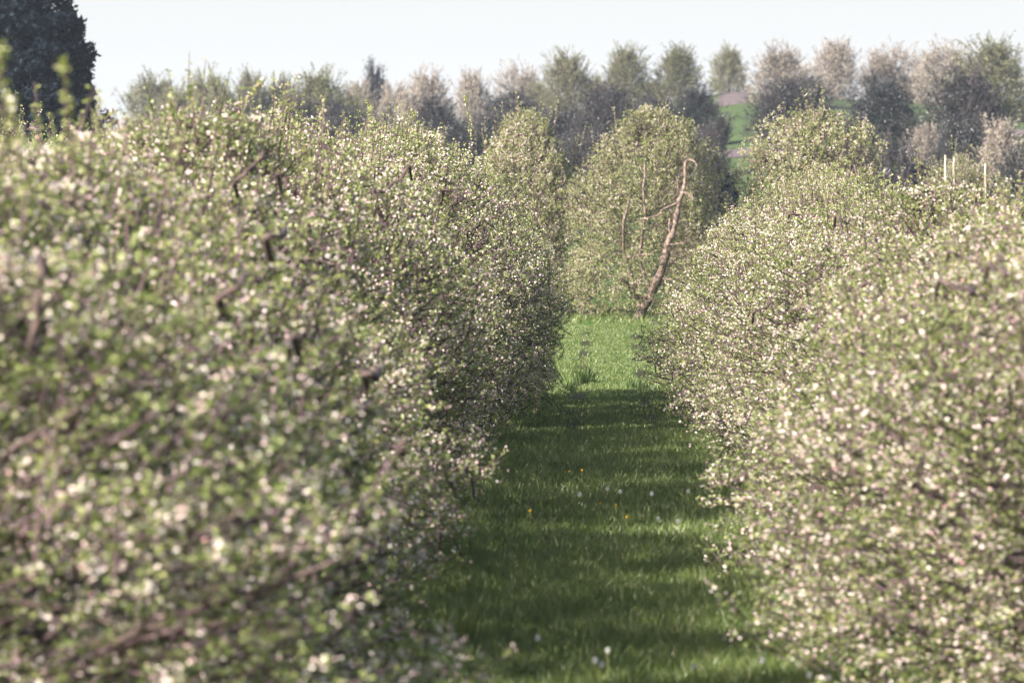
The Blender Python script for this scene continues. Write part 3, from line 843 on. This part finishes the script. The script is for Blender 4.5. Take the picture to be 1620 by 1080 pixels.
for k, (px, ty, wpx, d, kind, lab) in enumerate(far_list):
    x = (px - HX) / FPX * d
    zb = float(terrain(x, d))
    H = (CAM_H + (HY - ty) / FPX * d) - zb
    Hs = H / 5.35
    t = empty(NAMES[kind], (x, d, zb), k * 1.37)
    tag(t, lab, 'tree', GROUPS[kind])
    s = wpx / FPX * d / (2.7 if kind == 'plum' else 2.9)
    t.scale = (s, s, max(0.4, Hs))
    for nm, me in zip(('trunk', 'crown'), FAR[kind][(k * 5 + k // 6) % 6]):
        o = bpy.data.objects.new(nm, me)
        COL.objects.link(o); o.parent = t

# ------------------------------------------------------------------ evergreens
def evergreen(name, x, y, H, Rc, n, label, seed, cat='tree', size=0.2, shape=None, group=None):
    rng = np.random.default_rng(seed)
    t = empty(name, (x, y, float(terrain(x, y))))
    tag(t, label, cat, group)
    gt = Geo()
    tube(gt, wobble((0, 0, -0.2), (0, 0, H * 0.9), 8, 0.03, rng), np.linspace(0.03 * H, 0.01, 8), 8, 0)
    gt.obj('trunk', [M_BARK], t, True)
    g = Geo()
    LD, LA = lumps(rng, 60)
    shape = shape or ([0, 0.06, 0.25, 0.5, 0.75, 0.9, 1.0], [0.7, 0.92, 1.0, 0.95, 0.72, 0.42, 0.04])
    nb = n // 60
    z = H * (0.03 + 0.96 * rng.random(nb)); th = rng.uniform(0, 6.28, nb); u = rng.random(nb) ** 0.3
    dirn = nrm(np.stack([np.cos(th), np.sin(th), (z / H - 0.45) * 2.2], -1))
    r = Rc * np.interp(z / H, *shape) * u * (1 + 0.9 * (np.exp((dirn @ LD.T - 1) * 30) * LA).sum(1))
    tip = np.stack([np.cos(th) * r, np.sin(th) * r, z], -1)
    out = nrm(dirn * np.array([1, 1, 0.3]) + np.array([0, 0, 0.35]) + rng.normal(0, 0.3, (nb, 3)))
    bl = rng.uniform(0.5, 1.1, nb) * H / 14
    for i in range(nb):
        tube(g, [tip[i] - out[i] * bl[i] * 1.5, tip[i]], [0.02, 0.006], 3, 1, cap=False)
    idx = np.repeat(np.arange(nb), 60)
    f = rng.random(len(idx))[:, None]
    p = tip[idx] - out[idx] * bl[idx][:, None] * f + rng.normal(0, 0.16 * H / 14, (len(idx), 3)) * (0.3 + f)
    d = nrm(out[idx] + rng.normal(0, 0.6, p.shape))
    l = rng.uniform(0.6, 1.4, len(idx)) * size
    leaves(g, p, d, l, l * 0.3, rng, 0, np.clip(rng.normal(0.45, 0.22, len(idx)), 0, 1))
    g.obj('crown', [M_CONIFER, M_TWIG], t)
    return t
evergreen('evergreen_tree', (-30 - HX) / FPX * 215, 215, 13.4, 5.35, 150000, 'tall dark evergreen tree in the top left corner', 9)
evergreen('evergreen_shrub', (1152 - HX) / FPX * 190, 190, 4.1, 0.55, 7000, 'narrow dark evergreen shrub in the gap right of the leaning tree', 10, 'shrub', 0.11,
          ([0, 0.3, 0.7, 1.0], [0.9, 1.0, 0.9, 0.4]))
evergreen('evergreen_shrub', (1467 - HX) / FPX * 222, 222, 4.6, 0.85, 9000, 'dark evergreen shrub behind the pale timber stakes', 11, 'shrub', 0.11,
          ([0, 0.3, 0.7, 1.0], [0.9, 1.0, 0.95, 0.6]))

# ------------------------------------------------------------------ timber stakes
for px, ty, lab in ((1495, 245, 'leftmost of the three pale timber stakes above the right row'),
                    (1508, 249, 'middle one of the three pale timber stakes, close to the left one'),
                    (1558, 258, 'rightmost of the three pale timber stakes, standing apart')):
    D = 137.3
    x = (px - HX) / FPX * D
    zt = CAM_H + (HY - ty) / FPX * D
    zb = float(terrain(x, D))
    g = Geo()
    lean = 0.03 * math.sin(px)
    tube(g, [(0, 0, -0.3), (lean * 0.3, 0, (zt - zb) * 0.5), (lean * 0.8, 0, zt - zb - 0.06), (lean, 0, zt - zb)], [0.026, 0.025, 0.024, 0.015], 8, 0)
    o = g.obj('wooden_stake', [M_STAKE])
    o.location = (x, D, zb)
    tag(o, lab, 'stake', 'pale timber stakes above the right row')

# ------------------------------------------------------------------ grass of the alley
def grass_blades(g, rng, x0, x1, y0, y1, dens, h0, h1, w, xmax=None):
    n = int((x1 - x0) * (y1 - y0) * dens)
    x = rng.uniform(x0, x1, n); y = rng.uniform(y0, y1, n)
    cl = 0.5 + 0.3 * np.sin(x * 5.1 + 1.3 * np.sin(y * 2.3)) * np.sin(y * 3.7 + x) + 0.25 * np.sin(x * 13 + y * 5) * np.sin(y * 11 - x * 4)
    rut = np.exp(-((np.abs(x - 0.02) - 0.55) / 0.21) ** 2) * sm(y, 60, 95) * (0.55 + 0.45 * np.sin(y * 0.9 + np.sign(x) * 1.3))
    ok = rng.random(n) < (0.35 + 0.75 * cl) * (1 - 0.98 * np.clip(rut * 1.25, 0, 1))
    x, y, cl = x[ok], y[ok], cl[ok]
    n = len(x)
    h = (h0 + (h1 - h0) * np.clip(cl + rng.normal(0, 0.22, n), 0, 1.4))
    h *= 1 + 0.35 * np.clip((np.abs(x) - 0.9) / 0.6, 0, 1)
    base = np.stack([x, y, terrain(x, y) - 0.01], -1)
    a = rng.uniform(0, 6.28, n)
    le = np.stack([np.cos(a), np.sin(a), np.zeros(n)], -1)
    b = rng.uniform(0, 6.28, n)
    sd = np.stack([np.cos(b), np.sin(b), np.zeros(n)], -1) * (w * rng.uniform(0.6, 1.3, n))[:, None]
    bend = (rng.uniform(0.1, 0.75, n) * h)[:, None]
    up = np.array([0, 0, 1.0])
    m1 = base + up * (h * 0.55)[:, None] + le * bend * 0.3
    tp = base + up * (h * rng.uniform(0.75, 1.0, n))[:, None] + le * bend
    V = np.stack([base - sd, base + sd, m1 + sd * 0.8, m1 - sd * 0.8, tp], 1).reshape(-1, 3)
    i = np.arange(n)[:, None] * 5
    tint = np.clip(rng.normal(0.45, 0.18, n) + 0.25 * (cl - 0.5) + (rng.random(n) < 0.02) * 0.5, 0, 1)
    g.add(V, np.concatenate([i, i + 1, i + 2, i + 3], 1), 0, tint)
    g.add(V[:0], np.zeros((0, 3), np.int64), 0, 0.5)
    gq = np.concatenate([i + 3, i + 2, i + 4], 1)
    g.n -= len(V)
    g.add(V[:0], gq, 0, tint)
    g.n += len(V)
g = Geo()
rng = np.random.default_rng(21)
grass_blades(g, rng, -1.9, 2.0, 30, 50, 2300, 0.07, 0.20, 0.0032)
grass_blades(g, rng, -1.9, 2.0, 50, 75, 1500, 0.07, 0.19, 0.0042)
grass_blades(g, rng, -2.0, 2.2, 75, 138, 1100, 0.03, 0.085, 0.0055)
grass_blades(g, rng, -7, 8, 136, 152, 160, 0.08, 0.25, 0.009)
tag(g.obj('grass', [M_GRASSB]), kind='stuff', label='green uncut grass covering the alley between the rows', cat='grass')

def tuft(px, py, nbl, h, spread, label, seed, name='grass_tuft', tint=0.75, group=None):
    rng = np.random.default_rng(seed)
    q = ground_hit(px, py)
    g = Geo()
    for i in range(nbl):
        a = rng.uniform(0, 6.28); r = rng.random() ** 0.6 * spread
        hh = h * rng.uniform(0.55, 1.0); b = rng.uniform(0.08, 0.5) * hh; a2 = a + rng.normal(0, 0.8)
        p0 = np.array([math.cos(a) * r, math.sin(a) * r, -0.01])
        dv = np.array([math.cos(a2), math.sin(a2), 0]); sd = np.array([-dv[1], dv[0], 0]) * rng.uniform(0.004, 0.008)
        p1 = p0 + dv * b * 0.3 + np.array([0, 0, hh * 0.6]); p2 = p0 + dv * b + np.array([0, 0, hh])
        g.add([p0 - sd, p0 + sd, p1 + sd, p1 - sd, p2 + sd * 0.15, p2 - sd * 0.15], [[0, 1, 2, 3], [3, 2, 4, 5]], 0, float(np.clip(rng.normal(tint, 0.12), 0, 0.9)))
    o = g.obj(name, [M_GRASSB])
    o.location = q
    tag(o, label, 'grass', group)
tuft(724, 1030, 90, 0.36, 0.13, 'tall bright grass tuft at the foot of the left row in the foreground', 1)
tuft(925, 606, 130, 0.34, 0.2, 'dark weed clump in the left wheel rut of the far alley', 2, 'weed_clump', 0.12)
tuft(904, 622, 50, 0.25, 0.15, 'small dark weed clump beside the left row foot in the far alley', 3, 'weed_clump', 0.1)
tuft(1008, 616, 90, 0.24, 0.2, 'dark weed clump in the right wheel rut of the far alley', 4, 'weed_clump', 0.15)

# ------------------------------------------------------------------ dandelions
def dandelion_meshes(seed, yellow):
    rng = np.random.default_rng(seed)
    gs = Geo()
    st = np.array([(0, 0, -0.02), (0.01, 0.005, 0.1), (0.02, 0.0, 0.2), (0.018, 0.0, 0.28)])
    tube(gs, st, [0.0035, 0.003, 0.003, 0.004], 5, 0)
    gh = Geo()
    n = 150
    d = nrm(rng.normal(size=(n, 3)))
    c = np.array([0.018, 0, 0.295])
    if yellow:
        d[:, 2] = np.abs(d[:, 2]) * 0.5 + 0.1
        d = nrm(d)
        leaves(gh, c + d * 0.002 - np.array([0, 0, 0.02]), d, np.full(n, 0.021), np.full(n, 0.003), rng, 0, rng.random(n))
    else:
        for k in range(n):
            pass
        x, y = frames(d, rng)
        e = c + d * 0.020
        V = np.stack([c + d * 0.004, c + d * 0.004 + x * 0.0008, e + x * 0.0008, e], 1).reshape(-1, 3)
        gh.add(V, np.arange(n * 4).reshape(-1, 4), 0, 0.5)
        for k in range(2):
            a = k * math.pi / 2
            w1 = math.cos(a) * x + math.sin(a) * y; w2 = -math.sin(a) * x + math.cos(a) * y
            V = np.stack([e, e + w1 * 0.006 + d * 0.003, e + w2 * 0.002 + d * 0.004, e - w1 * 0.006 + d * 0.003], 1).reshape(-1, 3)
            gh.add(V, np.arange(n * 4).reshape(-1, 4), 0, rng.random(n))
    return gs.mesh('dandelion_stem', [M_STEM]), gh.mesh('dandelion_head', [M_YELLOW if yellow else M_SEED])
DS, DY = dandelion_meshes(1, False), dandelion_meshes(2, True)
seeds = [
    (852, 1009, 'white dandelion seed head alone on the left of the foreground grass'),
    (963, 1028, 'taller seed head of the dandelion trio at the bottom middle'),
    (954, 1051, 'lowest seed head of the dandelion trio at the bottom middle'),
    (943, 1044, 'left seed head of the dandelion trio at the bottom middle'),
    (1207, 1044, 'white dandelion seed head left of the pair by the right row'),
    (1269, 1031, 'dandelion seed head highest of those beside the right row foot'),
    (1099, 1053, 'small dandelion seed head alone at the bottom, right of the trio'),
    (1282, 1067, 'low dandelion seed head at the bottom edge by the right row'),
    (1313, 1071, 'dandelion seed head farthest right at the bottom edge'),
    (962, 772, 'distant dandelion seed head leftmost in the shade across the alley'),
    (982, 777, 'distant dandelion seed head second from left in the dark shade band'),
    (1032, 780, 'distant dandelion seed head in the middle right of the dark shade band'),
    (1090, 776, 'distant dandelion seed head nearest the right row in the shade band'),
    (1042, 820, 'dandelion seed head in the lit grass just before the shade band'),
    (1073, 824, 'dandelion seed head before the shade band, closer to the right row'),
    (918, 781, 'faint dandelion seed head by the left row in the shade band')]
yel = [(840, 799, 'yellow dandelion flower beside the left row foot'),
       (993, 809, 'yellow dandelion flower in the middle of the alley'),
       (951, 787, 'yellow dandelion flower farther back in the shade band'),
       (976, 790, 'yellow dandelion flower between the other two mid-alley ones'),
       (902, 738, 'far yellow dandelion flower near the left row'),
       (922, 736, 'far yellow dandelion flower right of its neighbour by the left row')]
for lst, ms, nm, hn, hh in ((seeds, DS, 'dandelion_clock', 'seed_head', 0.30), (yel, DY, 'dandelion_flower', 'flower_head', 0.29)):
    for k, (px, py, lab) in enumerate(lst):
        q = None
        ds = np.linspace(25, 130, 6000)
        xs = (px - HX) / FPX * ds
        zz = CAM_H + (HY - py) / FPX * ds
        i = np.argmax(zz <= terrain(xs, ds) + hh * 0.95)
        t = empty(nm, (xs[i] - 0.018, ds[i], float(terrain(xs[i], ds[i]))), 0)
        tag(t, lab, 'dandelion', 'dandelions in the alley grass')
        t.scale = (0.75, 0.75, 0.95) if nm == 'dandelion_clock' else (0.55, 0.55, 0.8)
        for n_, me in zip(('stem', hn), ms):
            o = bpy.data.objects.new(n_, me); COL.objects.link(o); o.parent = t

# ------------------------------------------------------------------ haze
def haze():
    g = Geo()
    x0, x1, y0, y1, z0, z1 = -720, 720, -170, 1120, -3.5, 18
    v = [(x, y, z) for z in (z0, z1) for (x, y) in ((x0, y0), (x1, y0), (x1, y1), (x0, y1))]
    g.add(v, [[3, 2, 1, 0], [4, 5, 6, 7], [0, 1, 5, 4], [1, 2, 6, 5], [2, 3, 7, 6], [3, 0, 4, 7]])
    m = bpy.data.materials.new('pale_haze')
    m.use_nodes = True
    t = m.node_tree
    t.nodes.clear()
    o = t.nodes.new('ShaderNodeOutputMaterial')
    pv = t.nodes.new('ShaderNodeVolumePrincipled')
    pv.inputs['Color'].default_value = (0.66, 0.78, 1.0, 1)
    pv.inputs['Density'].default_value = 0.00014
    pv.inputs['Anisotropy'].default_value = 0.0
    t.links.new(pv.outputs[0], o.inputs['Volume'])
    tag(g.obj('haze', [m]), kind='stuff', label='thin pale haze over the orchard and hill', cat='haze')
HAZE = True
if HAZE:
    haze()
